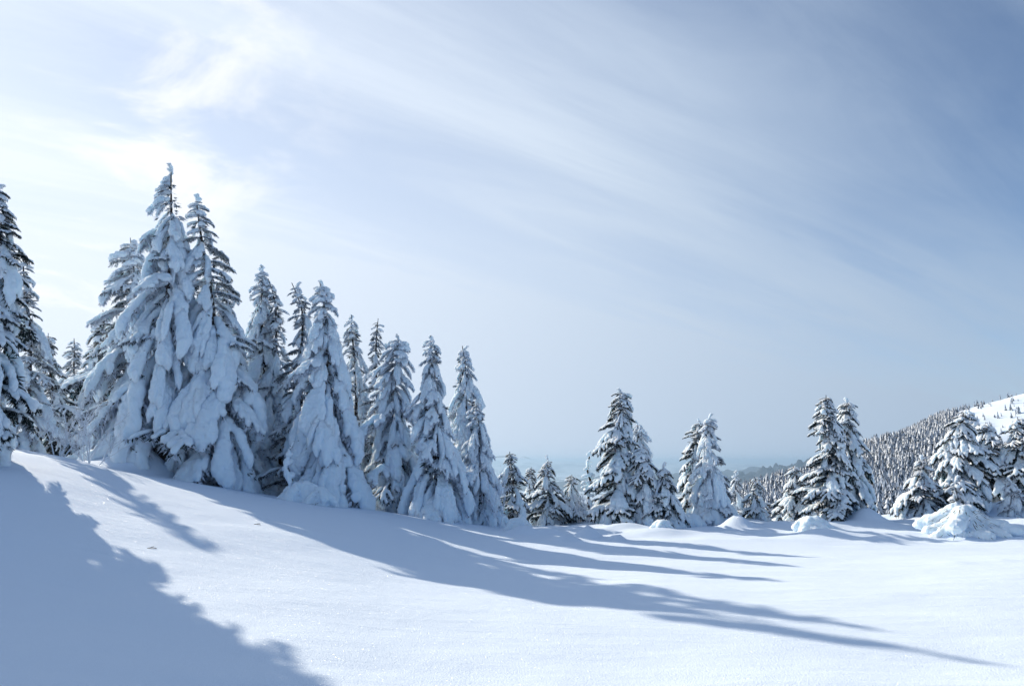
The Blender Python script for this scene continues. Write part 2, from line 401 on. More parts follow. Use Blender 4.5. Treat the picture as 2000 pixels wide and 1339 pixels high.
def sprigs(lines, rng, per, length, width, under, verts, faces, spread=1.0):
    for line, rad in lines:
        n = len(line)
        for i in range(n):
            if i == 0: continue
            t = (line[min(i + 1, n - 1)] - line[i - 1]).normalized()
            up = Vector((0, 0, 1)) - t * t.z
            if up.length < 0.15: up = Vector((1, 0, 0)) - t * t.x
            up.normalize(); lat = t.cross(up)
            for k in range(per):
                base = line[i].lerp(line[i - 1], rng.random()) - up * (rad[i] * 0.15)
                sgn = rng.choice((-1, 1))
                d = (lat * sgn * rng.uniform(0.3, 1.0) * spread + t * rng.uniform(0.2, 1.0) - up * rng.uniform(0.0, under)).normalized()
                L = length * rng.uniform(0.6, 1.25) + rad[i] * 0.75
                side = d.cross(up); side = side.normalized() if side.length > 1e-3 else lat
                wv = width * rng.uniform(0.7, 1.3)
                b = len(verts); mid = base + d * (L * 0.55); tip = base + d * L - Vector((0, 0, L * 0.18))
                verts.extend((base, mid + side * wv, tip, mid - side * wv)); faces.append((b, b + 1, b + 2, b + 3))
                s2 = up * wv
                b = len(verts); verts.extend((base, mid + s2, tip, mid - s2)); faces.append((b, b + 1, b + 2, b + 3))
LIB = {'heavy': [], 'medium': [], 'light': [], 'tip': []}
def make_bough(kind, seed):
    rng = random.Random(seed * 17 + hash_(kind))
    if kind == 'heavy':
        a0, a1 = R_(rng.uniform(-25, 5)), R_(rng.uniform(-82, -66)); r0 = rng.uniform(0.080, 0.110); ns = rng.randint(3, 6); pw = rng.uniform(0.5, 0.8); ysp = (10, 34)
    elif kind == 'medium':
        a0, a1 = R_(rng.uniform(-15, 10)), R_(rng.uniform(-76, -52)); r0 = rng.uniform(0.060, 0.086); ns = rng.randint(6, 9); pw = rng.uniform(0.6, 1.0); ysp = (20, 48)
    elif kind == 'light':
        a0, a1 = R_(rng.uniform(-4, 16)), R_(rng.uniform(-46, -18)); r0 = rng.uniform(0.036, 0.052); ns = rng.randint(9, 12); pw = 1.1; ysp = (28, 60)
    else:
        a0, a1 = R_(rng.uniform(-8, 20)), R_(rng.uniform(-65, -35)); r0 = rng.uniform(0.12, 0.17); ns = rng.randint(2, 4); pw = 1.0; ysp = (25, 60)
    main = arc(Vector((0, 0, 0)), 0.0, a0, a1, 1.0, 15, pw, rng, 0.06)
    lines = [(main, club(15, r0, rng))]
    for i in range(ns):
        s = (0.10 + 0.6 * (i + rng.random() * 0.6) / ns) if kind == 'heavy' else (0.18 + 0.72 * (i + rng.random() * 0.6) / ns)
        j = min(13, int(s * 14)); sg = 1 if i % 2 else -1
        if rng.random() < 0.15: sg = -sg
        yaw = sg * R_(rng.uniform(*ysp)); L = ((0.72 - 0.5 * s) if kind == 'heavy' else (0.52 - 0.26 * s)) * rng.uniform(0.7, 1.25)
        pit = a0 + (a1 - a0) * s ** pw
        n = 8
        ln = arc(main[j], yaw, pit * 0.75, min(pit * 1.15, a1 * 0.95) if kind != 'light' else pit - 0.25, L, n, 1.0, rng, 0.07)
        lines.append((ln, club(n, r0 * rng.uniform(0.62, 0.92), rng, 0.8)))
    sv, sf = [], []
    for ln, rd in lines: tube(ln, rd, 10, sv, sf, 0.78, 0.5)
    vox = {'heavy': 0.0185, 'medium': 0.0165, 'light': 0.015, 'tip': 0.030}[kind]
    snow = remeshed('snow', sv, sf, vox, r0 * 0.30, 1.0 / (r0 * 1.6), seed, 2 if kind != 'light' else 1)
    snow.materials.append(M_SNOW)
    nv, nf = [], []
    per, ln_, wd, un = {'heavy': (4, 0.05, 0.010, 1.0), 'medium': (6, 0.065, 0.009, 0.9), 'light': (6, 0.08, 0.009, 0.7), 'tip': (3, 0.07, 0.014, 0.8)}[kind]
    sprigs(lines, rng, per, ln_, wd, un, nv, nf)
    k = len(nf)
    for ln, rd in lines: tube(ln, [0.016 * (1 - 0.7 * i / len(ln)) for i in range(len(ln))], 4, nv, nf, 1.0, 0.0, False)
    need = bpy.data.meshes.new('bough'); need.from_pydata([tuple(v) for v in nv], [], nf)
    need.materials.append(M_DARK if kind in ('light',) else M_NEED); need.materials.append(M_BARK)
    mi = np.zeros(len(nf), np.int32); mi[k:] = 1; need.polygons.foreach_set('material_index', mi); need.update()
    co = np.array([tuple(v) for v in sv])
    LIB[kind].append((need, snow, float(np.percentile(co[:, 0], 96))))
def hash_(s): return sum(ord(c) * (i + 3) for i, c in enumerate(s))
for k, n in (('heavy', 12), ('medium', 11), ('light', 8), ('tip', 6)):
    for i in range(n): make_bough(k, i + 1)

# ------------------------------------------------------------------ trees
def skirt_mesh(rng, R, H, ribs, depth, seed, pw=0.85):
    """lumpy cone of snow that buries the lower branches"""
    nu, nv = 72, 26; V = []
    ph = [rng.uniform(0, 6.28) for _ in range(ribs)]; am = [rng.uniform(0.4, 1.0) for _ in range(ribs)]
    for j in range(nv):
        t = j / (nv - 1)
        for i in range(nu):
            a = 2 * math.pi * i / nu
            rib = sum(am[k] * math.exp(-((math.remainder(a - ph[k], 2 * math.pi)) / 0.22) ** 2) for k in range(ribs))
            r = R * ((1 - t) ** pw) * (0.78 + depth * min(rib, 1.2)) + 0.02
            v = Vector((math.cos(a) * r, math.sin(a) * r, t * H - 0.35))
            d = noise.noise(v * 2.2 + Vector((seed, 0, 0))) * 0.16 + noise.noise(v * 6.0 + Vector((seed, 4, 0))) * 0.06
            V.append(tuple(v + Vector((math.cos(a), math.sin(a), 0.4)) * d * min(1, R)))
    F = []
    for j in range(nv - 1):
        for i in range(nu):
            i2 = (i + 1) % nu; F.append((j * nu + i, j * nu + i2, (j + 1) * nu + i2, (j + 1) * nu + i))
    F.append(tuple((nv - 1) * nu + i for i in range(nu)))
    return V, F
TREES = []
def tree(label, px, Y, top_py, Rm, seed, top_px=None, group='snow-laden spruces', nb=80, heavy=0.7, light=0.1, light_side=None, flag=None,
         club_top=True, bend=(0, 0), power=0.85, bare_top=0.0, skirt=None, z_off=0.0, dark_core=1.0, name='snowy_spruce', t0=0.10, x=None, bare=False, skip=0.18):
    rng = random.Random(seed)
    X = at(px, 960, Y)[0] if x is None else x
    zb = gz(X, Y) - 0.12 + z_off
    tx = at(top_px if top_px is not None else px, top_py, Y)
    H = tx[2] - zb
    lean = ((tx[0] - X) if x is None else 0.0, 0.0)
    e = bpy.data.objects.new(name, None); C.objects.link(e); e.location = (X, Y, zb); e.empty_display_size = 0.3
    tag(e, label, 'tree', group)
    TREES.append((e, X, Y, H, Rm))
    crook = 0.16 * noise.noise(Vector((seed * 1.37, 0.5, 0.2))) * min(1.6, H / 4)
    def axis(t):
        b = max(0, (t - 0.82) / 0.18) ** 1.6
        return Vector((lean[0] * t ** 1.3 + bend[0] * b + crook * math.sin(math.pi * t) + 0.05 * math.sin(t * 11 + seed) * t, lean[1] * t + bend[1] * b, H * t))
    # trunk
    tv, tf = [], []; n = 16
    tube([axis(i / (n - 1) * 0.99) + Vector((0, 0, -0.4 if i == 0 else 0)) for i in range(n)], [0.012 + 0.016 * H * (1 - i / (n - 1)) for i in range(n)], 8, tv, tf)
    mesh_obj('trunk', [tuple(v) for v in tv], tf, M_BARK, e)
    # dark inner twigs round the trunk
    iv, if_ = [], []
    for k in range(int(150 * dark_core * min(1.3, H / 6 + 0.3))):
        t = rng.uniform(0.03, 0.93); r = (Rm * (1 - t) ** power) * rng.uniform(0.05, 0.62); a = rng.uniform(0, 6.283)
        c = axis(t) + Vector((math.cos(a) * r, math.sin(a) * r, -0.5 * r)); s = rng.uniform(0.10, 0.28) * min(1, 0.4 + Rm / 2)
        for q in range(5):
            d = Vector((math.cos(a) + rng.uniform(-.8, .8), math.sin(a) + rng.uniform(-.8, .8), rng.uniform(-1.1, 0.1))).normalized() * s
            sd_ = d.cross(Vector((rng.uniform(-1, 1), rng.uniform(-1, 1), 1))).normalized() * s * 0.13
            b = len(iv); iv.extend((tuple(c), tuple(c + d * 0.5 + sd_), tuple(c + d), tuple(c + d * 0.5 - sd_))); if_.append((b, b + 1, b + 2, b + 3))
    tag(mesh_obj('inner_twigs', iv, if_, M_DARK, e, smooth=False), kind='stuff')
    # boughs, each with its load of snow
    az = rng.uniform(0, 6.28)
    for k in range(nb):
        q = (k + rng.random() * 0.7) / nb
        t = t0 + (0.965 - t0) * (1 - (1 - q) ** 1.45)
        az += 2.39996 + rng.uniform(-0.35, 0.35)
        a = az
        if bare_top and t > 1 - bare_top:
            if flag is not None:
                a = flag + rng.uniform(-0.6, 0.6)
                if k % 5 < 3: continue
            elif rng.random() < 0.5: continue
        if t < 0.30 and rng.random() < skip and Rm > 1.1: continue
        r = Rm * (1 - t) ** power * rng.uniform(0.62, 1.18) + 0.13
        r *= 1 + 0.45 * noise.noise(Vector((t * 7.0, math.cos(a) * 0.9 + seed, math.sin(a) * 0.9))) * (0.6 if heavy > 0.8 else 1.0)
        pl = light
        if light_side is not None and (t > 0.45 or heavy < 0.8): pl = light + 0.75 * max(0, math.cos(a - light_side)) ** 1.5
        u = rng.random()
        kind = 'light' if u < pl else ('heavy' if rng.random() < heavy else 'medium')
        if t > 0.86 and kind != 'light': kind = 'tip' if rng.random() < 0.55 else 'medium'
        need, snow, reach = rng.choice(LIB[kind])
        s = r / reach
        if kind == 'light': s = min(s, r * 1.15)
        o = bpy.data.objects.new('bough', need); C.objects.link(o); o.parent = e
        o.location = axis(t); pit = R_(rng.uniform(2, 22)) if kind == 'heavy' else R_(rng.uniform(-8, 12)) if kind != 'light' else R_(rng.uniform(-4, 14)); s *= 1 + 0.5 * max(0, math.sin(pit))
        o.rotation_euler = (R_(rng.uniform(-9, 9)), pit, a)
        sy = (rng.uniform(0.64, 0.95) if kind == 'heavy' else rng.uniform(0.9, 1.25)) * (-1 if rng.random() < 0.5 else 1)
        o.scale = (s, s * sy, s * rng.uniform(0.95, 1.2) * (1.15 if kind == 'heavy' else 1.0))
        if bare:                       # little frost on this tree's needles
            o.material_slots[0].link = 'OBJECT'; o.material_slots[0].material = M_BARE
        c = bpy.data.objects.new('snow', snow); C.objects.link(c); c.parent = o
    if club_top:
        need, snow, reach = rng.choice(LIB['tip'])
        s = max(0.24, 0.042 * H)
        o = bpy.data.objects.new('leader', need); C.objects.link(o); o.parent = e
        o.location = axis(0.955); o.rotation_euler = (rng.uniform(-.2, .2), R_(-86 + rng.uniform(-10, 10)), rng.uniform(0, 6.28)); o.scale = (s, s * 1.1, s * 1.1)
        c = bpy.data.objects.new('snow', snow); C.objects.link(c); c.parent = o
    if skirt:
        V, F = skirt_mesh(rng, *skirt, seed)
        mesh_obj('snow_skirt', V, F, M_SNOW, e)
    return e
L_ = math.pi        # azimuth of picture-left
# left edge
tree('tall snowy spruce cut off by the left edge of the picture', -58, 12.5, 352, 1.02, 101, top_px=0, nb=95, heavy=0.75, light_side=0.3, light=0.05, bare=True)
tree('slim spruce with dark drooping twigs, just inside the left-edge tree', 38, 18.5, 500, 0.95, 102, top_px=46, nb=70, heavy=0.45, light=0.3, club_top=False)
tree('small dark spruce in the gap left of the tallest tree', 92, 23.5, 648, 1.25, 103, nb=52, heavy=0.2, light=0.55, club_top=False, bare=True)
tree('pale slender spruce at the back of the gap left of the tallest tree', 142, 26.0, 658, 1.2, 104, nb=46, heavy=0.25, light=0.45, club_top=False)
tree('dark-twigged spruce half hidden behind the left flank of the tallest tree', 200, 24.5, 602, 1.7, 105, nb=66, heavy=0.25, light=0.5, club_top=False, bare=True)
tree('narrow spruce whose snowy tip shows left of the tallest leader', 256, 21.2, 460, 1.9, 106, nb=95, heavy=0.6, light=0.15, light_side=L_, power=0.66)
# big pair
tree('tallest spruce, snow-heavy boughs, thin bare leader with one-sided tufts', 312, 19.6, 318, 2.1, 107, top_px=338, nb=96, heavy=0.92, light=0.02, bare_top=0.17, flag=L_ - 0.3, power=0.80, skip=0.30)
tree('second tallest spruce with snow ball tip, right of the tallest', 442, 19.9, 376, 1.95, 108, top_px=383, nb=88, heavy=0.85, light=0.03, light_side=0.2, power=0.80)
tree('short spruce tip right behind the second tallest spruce', 446, 21.2, 545, 1.4, 109, nb=80, heavy=0.6, light=0.12)
# middle row
tree('spruce with knobbly snow tip between the tall pair and the broad one', 508, 22.6, 515, 1.6, 110, nb=120, heavy=0.82, light=0.06)
tree('thin spruce with hooked tip, behind the knobbly-tipped one', 545, 22.5, 540, 1.05, 111, top_px=535, nb=64, heavy=0.4, light=0.3, bend=(-0.25, 0), club_top=False)
tree('spruce with tip bent to the left behind the broad white one', 590, 21.6, 548, 1.2, 112, top_px=590, nb=80, heavy=0.55, light=0.2, bend=(-0.35, 0), light_side=L_)
tree('broad spruce smothered in thick white boughs, mid group', 654, 20.4, 545, 1.75, 113, top_px=634, nb=92, heavy=0.95, light=0.0, power=0.75, bend=(-0.12, 0))
tree('spruce with rounded top peeking behind the right of the broad one', 697, 23.0, 612, 1.1, 114, top_px=688, nb=70, heavy=0.6, light=0.15)
tree('thin dark spire with sparse twigs beside the blunt-topped spruce', 738, 22.4, 618, 0.95, 115, nb=52, heavy=0.1, light=0.7, club_top=False)
tree('blunt fluffy-topped spruce, second row right of the broad one', 776, 21.6, 652, 1.25, 116, nb=95, heavy=0.55, light=0.10, power=0.6)
tree('pointed spruce with long drooping boughs, next to last of main row', 854, 20.5, 652, 1.3, 117, top_px=838, nb=84, heavy=0.85, light=0.04)
tree('slim pointed spruce ending the main row', 912, 22.0, 672, 1.15, 118, top_px=903, nb=90, heavy=0.7, light=0.1)
tree('shorter rounded spruce leaning on the last of the main row', 954, 21.3, 782, 1.0, 119, top_px=932, nb=74, heavy=0.8, light=0.05)
# small trees of the middle gap
tree('small twiggy spruce right after the main row', 1002, 22.5, 880, 0.85, 120, top_px=998, nb=44, heavy=0.4, light=0.35, club_top=False, bare=True)
tree('small grey spruce, shortest of the gap, second after the main row', 1038, 25.0, 910, 0.8, 121, nb=40, heavy=0.35, light=0.4, club_top=False, bare=True)
tree('small double-tipped spruce in the middle of the gap', 1068, 23.5, 896, 0.95, 122, nb=52, heavy=0.5, light=0.3, bare=True)
tree('small pale spruce left of the frosted pole', 1114, 24.0, 925, 0.85, 123, nb=44, heavy=0.55, light=0.25, club_top=False, bare=True)
# centre-right group
tree('tallest spruce of the centre-right group, dark on its left', 1206, 22.8, 757, 1.0, 124, top_px=1212, nb=110, heavy=0.45, light=0.15, light_side=L_ - 0.2, power=0.62, bare=True)
tree('slim white spruce tucked right behind the tall centre-right one', 1240, 24.0, 822, 0.8, 125, top_px=1246, nb=66, heavy=0.75, light=0.08, power=0.6)
tree('stocky white spruce in front of the centre-right group', 1252, 22.2, 872, 0.85, 126, top_px=1254, nb=64, heavy=0.6, light=0.12, power=0.65, bare=True)
tree('small rounded spruce between the two centre-right groups', 1297, 22.0, 910, 0.72, 127, nb=52, heavy=0.7, light=0.15, power=0.6, bare=True)
tree('dark-needled spruce leaning left of the white cone-shaped one', 1356, 24.5, 820, 0.92, 128, top_px=1366, nb=76, heavy=0.25, light=0.45, power=0.6, bare=True)
tree('white cone-shaped spruce with smooth snow skirt, centre right', 1388, 22.8, 810, 0.78, 129, top_px=1383, nb=80, heavy=0.7, light=0.05, light_side=0.4, skirt=(0.9, 2.2, 7, 0.24), power=0.66)
tree('tiny snowy spruce just right of the white cone-shaped one', 1436, 26.0, 926, 0.6, 130, nb=34, heavy=0.5, light=0.3)
tree('tiny spruce alone behind the pointed snow drift', 1475, 24.0, 930, 0.7, 131, nb=36, heavy=0.5, light=0.3, club_top=False, bare=True)
# right group
tree('medium grey spruce left of the tall right-hand pair', 1552, 24.5, 908, 0.9, 132, nb=62, heavy=0.4, light=0.3, club_top=False, bare=True)
tree('pointed left one of the tall right-hand pair', 1626, 22.6, 768, 0.92, 133, top_px=1615, nb=120, heavy=0.4, light=0.22, light_side=L_, club_top=False, power=0.68, skirt=(0.7, 1.5, 6, 0.3), bare=True)
tree('snow-capped right one of the tall right-hand pair', 1664, 23.6, 778, 0.85, 134, top_px=1654, nb=104, heavy=0.45, light=0.2, power=0.62, bare=True)
tree('dark spruce with snow tufts rising behind the big snow-buried bush', 1868, 23.5, 795, 1.15, 135, top_px=1882, nb=96, heavy=0.3, light=0.35, club_top=False, power=0.7, bare=True)
tree('low broken spruce left of the big snow-buried bush', 1800, 23.5, 895, 0.95, 136, top_px=1796, nb=54, heavy=0.35, light=0.35, bare=True)
tree('dark spruce behind the one that rises over the bush', 1926, 25.5, 822, 1.4, 137, nb=84, heavy=0.2, light=0.55, club_top=False, power=0.65, bare=True)
tree('dark spruce cut off by the right edge of the picture', 1990, 25.0, 812, 1.5, 138, nb=90, heavy=0.3, light=0.5, club_top=False, power=0.65, bare=True)
tree('low white-loaded sapling at the foot of the right-edge spruce', 1976, 22.5, 942, 0.8, 139, nb=50, heavy=0.8, light=0.1)
tree('knee-high sapling poking out of the big lobed snow mound', 1872, 19.6, 938, 0.42, 140, top_px=1868, nb=24, heavy=0.6, light=0.2)
# outside the frame on the left: their long shade lies over the near slope
def shade_tree(x, y, h, r, seed, label):
    zb = gz(x, y); tp = to_px(x, y, zb + h)
    return tree(label, 0, y, tp[1], r, seed, top_px=tp[0], x=x, nb=110, heavy=0.85, light=0.08)
shade_tree(-12.3, 13.9, 7.8, 2.0, 151, 'snowy spruce beyond the left edge, next to the cut-off spruce')
shade_tree(-14.8, 15.0, 9.0, 2.2, 152, 'snowy spruce beyond the left edge, tallest and farthest out')
shade_tree(-12.2, 11.0, 6.4, 2.0, 153, 'snowy spruce beyond the left edge, nearest to the viewer')

# ------------------------------------------------------------------ frosted bare shrubs
def shrub(label, px, Y, top_py, seed, spread, stems, name='frosted_shrub', cat='shrub', thick=0.017, depth=4):
    rng = random.Random(seed); X = at(px, 960, Y)[0]; zb = gz(X, Y) - 0.05; H = at(px, top_py, Y)[2] - zb
    e = bpy.data.objects.new(name, None); C.objects.link(e); e.location = (X, Y, zb); tag(e, label, cat, 'frosted bare shrubs')
    def grow(p, d, L, r, lev, V, F):
        n = 5; line = [p]; q = p.copy()
        for i in range(n - 1):
            d = (d + Vector((rng.uniform(-.2, .2), rng.uniform(-.2, .2), rng.uniform(-.1, .16)))).normalized()
            q = q + d * (L / (n - 1)); line.append(q.copy())
        tube(line, [r * (1 - 0.5 * i / (n - 1)) for i in range(n)], 5, V, F, 1.0, 0.0, True)
        if lev > 0:
            for k in range(rng.randint(3, 4)):
                j = rng.randint(1, n - 1); dd = (d + Vector((rng.uniform(-1, 1), rng.uniform(-1, 1), rng.uniform(-.3, .7))) * 0.85).normalized()
                grow(line[j], dd, L * rng.uniform(0.45, 0.7), r * 0.6, lev - 1, V, F)
    for s in range(stems):
        V, F = [], []; a = rng.uniform(0, 6.28)
        d = Vector((math.cos(a) * spread, math.sin(a) * spread, 1)).normalized()
        grow(Vector((rng.uniform(-.2, .2), rng.uniform(-.2, .2), -0.1)), d, H * rng.uniform(0.42, 0.6), thick, depth - 1, V, F)
        mesh_obj('stem', [tuple(v) for v in V], F, M_TWIG, e)
    return e
shrub('tall bare frosted shrub beside the left-edge spruce', 116, 17.4, 735, 201, 0.35, 4)
shrub('bushy frosted bare shrub at the left foot of the tallest spruce', 165, 17.8, 760, 202, 0.5, 6)
shrub('fine frosted shrub between the tallest spruce and the gap', 196, 18.6, 790, 203, 0.5, 5)
shrub('bare frosted twigs sticking out right of the main row', 972, 20.6, 868, 204, 0.5, 4)
shrub('frosted bush under the frosted pole', 1145, 23.4, 945, 205, 0.6, 6)
def pole_tree(label, px, Y, top_py, seed):
    rng = random.Random(seed); X = at(px, 960, Y)[0]; zb = gz(X, Y) - 0.1; H = at(px, top_py, Y)[2] - zb
    e = bpy.data.objects.new('frosted_dead_tree', None); C.objects.link(e); e.location = (X, Y, zb); tag(e, label, 'tree')
    V, F = [], []; line = [Vector((0.05 * math.sin(i * 1.3), 0, H * i / 11)) for i in range(12)]
    tube(line, [0.06 - 0.03 * i / 11 for i in range(12)], 7, V, F); mesh_obj('trunk', [tuple(v) for v in V], F, M_BARK, e)
    V, F = [], []
    n = 30; ln = [Vector((0.05 * math.sin(i / 29 * 11 * 1.3) + rng.uniform(-.02, .02), rng.uniform(-.02, .02), H * (0.12 + 0.88 * i / 29))) for i in range(n)]
    tube(ln, [rng.uniform(0.05, 0.10) * (1 - 0.4 * i / 29) for i in range(n)], 10, V, F)
    for k in range(26):
        t = rng.uniform(0.05, 0.97); a = rng.uniform(0, 6.28); L = rng.uniform(0.2, 0.55) * (1.25 - t)
        l2 = arc(Vector((0, 0, H * t)), a, R_(20), R_(-50), L, 6, 1, rng, 0.1); tube(l2, club(6, 0.06, rng, 0.8), 7, V, F)
    sm = remeshed('rime', V, F, 0.035, 0.03, 9.0, seed, 1); sm.materials.append(M_SNOW)
    o = bpy.data.objects.new('rime', sm); C.objects.link(o); o.parent = e
pole_tree('thin dead tree like a pole, coated in rime', 1151, 23.2, 880, 210)

# ------------------------------------------------------------------ snow-buried shrubs on the plateau
def buried(label, px, Y, top_py, R, seed, lobes=7, tent=False):
    rng = random.Random(seed); X = at(px, 1020, Y)[0]; zb = gz(X, Y); H = max(0.3, at(px, top_py, Y)[2] - zb)
    e = bpy.data.objects.new('buried_shrub', None); C.objects.link(e); e.location = (X, Y, zb); tag(e, label, 'shrub', 'snow-buried shrubs')
    V, F = [], []
    for k in range(lobes):
        a = 2 * math.pi * k / lobes + rng.uniform(-.3, .3)
        l2 = arc(Vector((0, 0, H * rng.uniform(0.72, 0.9))), a, R_(rng.uniform(-20, 5)), R_(-70), math.hypot(R, H) * rng.uniform(0.85, 1.1), 9, 0.8, rng, 0.06)
        tube(l2, club(9, R * rng.uniform(0.24, 0.36), rng, 0.9), 9, V, F, 0.8)
    ln = [Vector((0, 0, -0.2)), Vector((0, 0, H * 0.3)), Vector((0, 0, H * 0.6)), Vector((0, 0, H * 0.88))]
    tube(ln, [R * 0.9, R * 0.7, R * 0.5, R * 0.22], 10, V, F)
    if tent:                               # branches splayed out under the load: a ribbed tent
        V, F = [], []
        for k in range(11):
            a = 2 * math.pi * k / 11 + rng.uniform(-.22, .22)
            l2 = arc(Vector((rng.uniform(-.1, .1), rng.uniform(-.1, .1), H * rng.uniform(0.72, 0.95))), a, R_(rng.uniform(-62, -40)), R_(rng.uniform(-22, -4)), math.hypot(R, H) * rng.uniform(0.8, 1.15), 10, 0.8, rng, 0.10)
            tube(l2, club(10, rng.uniform(0.15, 0.23), rng, 0.9), 9, V, F, 0.85)
            if rng.random() < 0.6:
                l3 = arc(l2[4], a + rng.choice((-.6, .6)), R_(-35), R_(-15), 0.5, 6, 1, rng, 0.1); tube(l3, club(6, 0.12, rng, 0.9), 8, V, F, 0.85)
        base = [Vector((0, 0, -0.3)), Vector((0, 0, H * 0.1)), Vector((0, 0, H * 0.4)), Vector((0, 0, H * 0.85))]
        tube(base, [R * 0.75, R * 0.62, R * 0.34, 0.14], 14, V, F)
    sm = remeshed('snow_load', V, F, 0.03, 0.04, 4.0, seed, 2 if tent else 4); sm.materials.append(M_SNOW)
    o = bpy.data.objects.new('snow_load', sm); C.objects.link(o); o.parent = e
    nv, nf = [], []
    for k in range(300 if tent else 90):
        a = rng.uniform(0, 6.28); h = rng.random() * H * 0.8; r = R * (1.02 - h / H * 0.8)
        c = Vector((math.cos(a) * r, math.sin(a) * r, h - 0.05)); d = Vector((math.cos(a), math.sin(a), rng.uniform(-.8, .5))).normalized() * rng.uniform(.06, .16)
        s = Vector((-math.sin(a), math.cos(a), 0)) * 0.012; b = len(nv)
        nv.extend((tuple(c - d), tuple(c + s), tuple(c + d), tuple(c - s))); nf.append((b, b + 1, b + 2, b + 3))
    tag(mesh_obj('twigs', nv, nf, M_BARE if tent else M_NEED, e, smooth=False), kind='stuff')
buried('knee-high snow-buried shrub in front of the tall right-hand pair', 1588, 20.0, 1008, 0.52, 301)
buried('big lobed snow-buried bush on the plateau, far right', 1882, 19.4, 978, 1.12, 307, tent=True)
buried('low snow-buried shrub on the hummock below the centre-right group', 1292, 20.0, 1022, 0.34, 302, 6)
buried('snow lump against the foot of the white cone-shaped spruce', 1350, 22.2, 1002, 0.42, 303, 6)
buried('lobed snow-buried shrub at the foot of the broad spruce', 585, 18.8, 938, 0.55, 304, 7)
buried('rounded snow lump at the right end of the main row', 1012, 19.4, 1010, 0.36, 305, 7)
buried('snow-capped stump right below the broad spruce', 622, 18.6, 948, 0.36, 306, 5)
def bent_sapling(label, px, Y, top_py, seed):
    rng = random.Random(seed); X = at(px, 960, Y)[0]; zb = gz(X, Y) - 0.05; H = at(px, top_py, Y)[2] - zb
    e = bpy.data.objects.new('rimed_sapling', None); C.objects.link(e); e.location = (X, Y, zb); tag(e, label, 'sapling')
    V, F = [], []
    line = [Vector((0.10 * math.sin(i * 0.8), 0.02 * i, H * i / 9)) for i in range(10)]
    tube(line, [0.025] * 10, 6, V, F); mesh_obj('stem', [tuple(v) for v in V], F, M_BARK, e)
    V, F = [], []; tube(line, [rng.uniform(0.05, 0.11) * (1.1 - 0.06 * i) for i in range(10)], 9, V, F)
    for k in range(11):
        t = rng.uniform(0.08, 0.9); l2 = arc(line[int(t * 9)], rng.uniform(0, 6.28), R_(15), R_(-60), rng.uniform(0.2, 0.5) * (1.2 - t), 6, 1, rng, .1)
        tube(l2, club(6, rng.uniform(0.06, 0.1), rng, 0.8), 8, V, F)
    sm = remeshed('snow_load', V, F, 0.03, 0.03, 8.0, seed, 2); sm.materials.append(M_SNOW)
    o = bpy.data.objects.new('snow_load', sm); C.objects.link(o); o.parent = e
bent_sapling('thin snow-crusted sapling in front of the broad spruce', 558, 18.7, 860, 311)

# ------------------------------------------------------------------ bits of twig lying on the snow
def twig(label, px, py, Y, seed):
    rng = random.Random(seed); X = at(px, py, Y)[0]; z = gz(X, Y)
    V, F = [], []; a = rng.uniform(-.5, .5)
    l = arc(Vector((-0.05, 0, 0.004)), a, 0.25, -0.3, 0.13, 6, 1, rng, 0.3); tube(l, [0.005] * 6, 5, V, F)
    l = arc(l[2], a + 0.7, 0.4, 0.0, 0.06, 4, 1, rng, 0.3); tube(l, [0.003] * 4, 5, V, F)
    o = mesh_obj('twig', [tuple(v) for v in V], F, M_BARK); o.location = (X, Y, z); tag(o, label, 'twig', 'bits of twig on the snow')
twig('tiny twig on the lit slope right of the forked shade', 500, 1043, 12.6, 1)
twig('tiny twig at the tip of the thinner forked shade', 292, 1079, 9.7, 2)

# ------------------------------------------------------------------ far conifers on the hill
M_FARSNOW = mat_plain('far_tree_snow', (0.74, 0.79, 0.85)); M_FARDARK = mat_plain('far_tree_needles', (0.05, 0.072, 0.105))
def far_conifer(seed, layers=6, pts=7):
    """unit-high conifer: ragged tiers, snow on their upper sides, dark beneath"""
    rng = random.Random(seed); V, F, MI = [], [], []
    for l in range(layers):
        t = l / layers; zb = 0.02 + 0.86 * t; zt = min(1.0, zb + 0.30 * (1 - 0.35 * t)); R = 0.19 * (1 - t) ** 0.8 + 0.02
        b = len(V); V.append((rng.uniform(-.01, .01), rng.uniform(-.01, .01), zt))
        for k in range(pts * 2):
            a = math.pi * k / pts + l * 0.7; r = R * (rng.uniform(0.85, 1.2) if k % 2 == 0 else 0.48)
            V.append((math.cos(a) * r, math.sin(a) * r, zb + (0 if k % 2 == 0 else 0.05)))
        for k in range(pts * 2):
            F.append((b, b + 1 + k, b + 1 + (k + 1) % (pts * 2))); MI.append(0 if rng.random() < 0.58 else 1)
    return np.array(V), np.array(F), np.array(MI)
FAR = [far_conifer(400 + i) for i in range(5)]
FAR_ME = []
for V, F, MI in FAR:
    me = bpy.data.meshes.new('far_conifer'); me.from_pydata(V.tolist(), [], F.tolist()); me.materials.append(M_FARSNOW); me.materials.append(M_FARDARK)
    me.polygons.foreach_set('material_index', MI.astype(np.int32)); me.update(); FAR_ME.append(me)
rs = np.random.RandomState(5)
n = 30000
hx = rs.uniform(60, 760, n); hy = rs.uniform(190, 900, n); hz = hill(hx, hy)
hpx, hpy = to_px(hx, hy, hz)
bare = 0.5 + 1.2 * fbm(hx / 60, hy / 60, 55, 3)
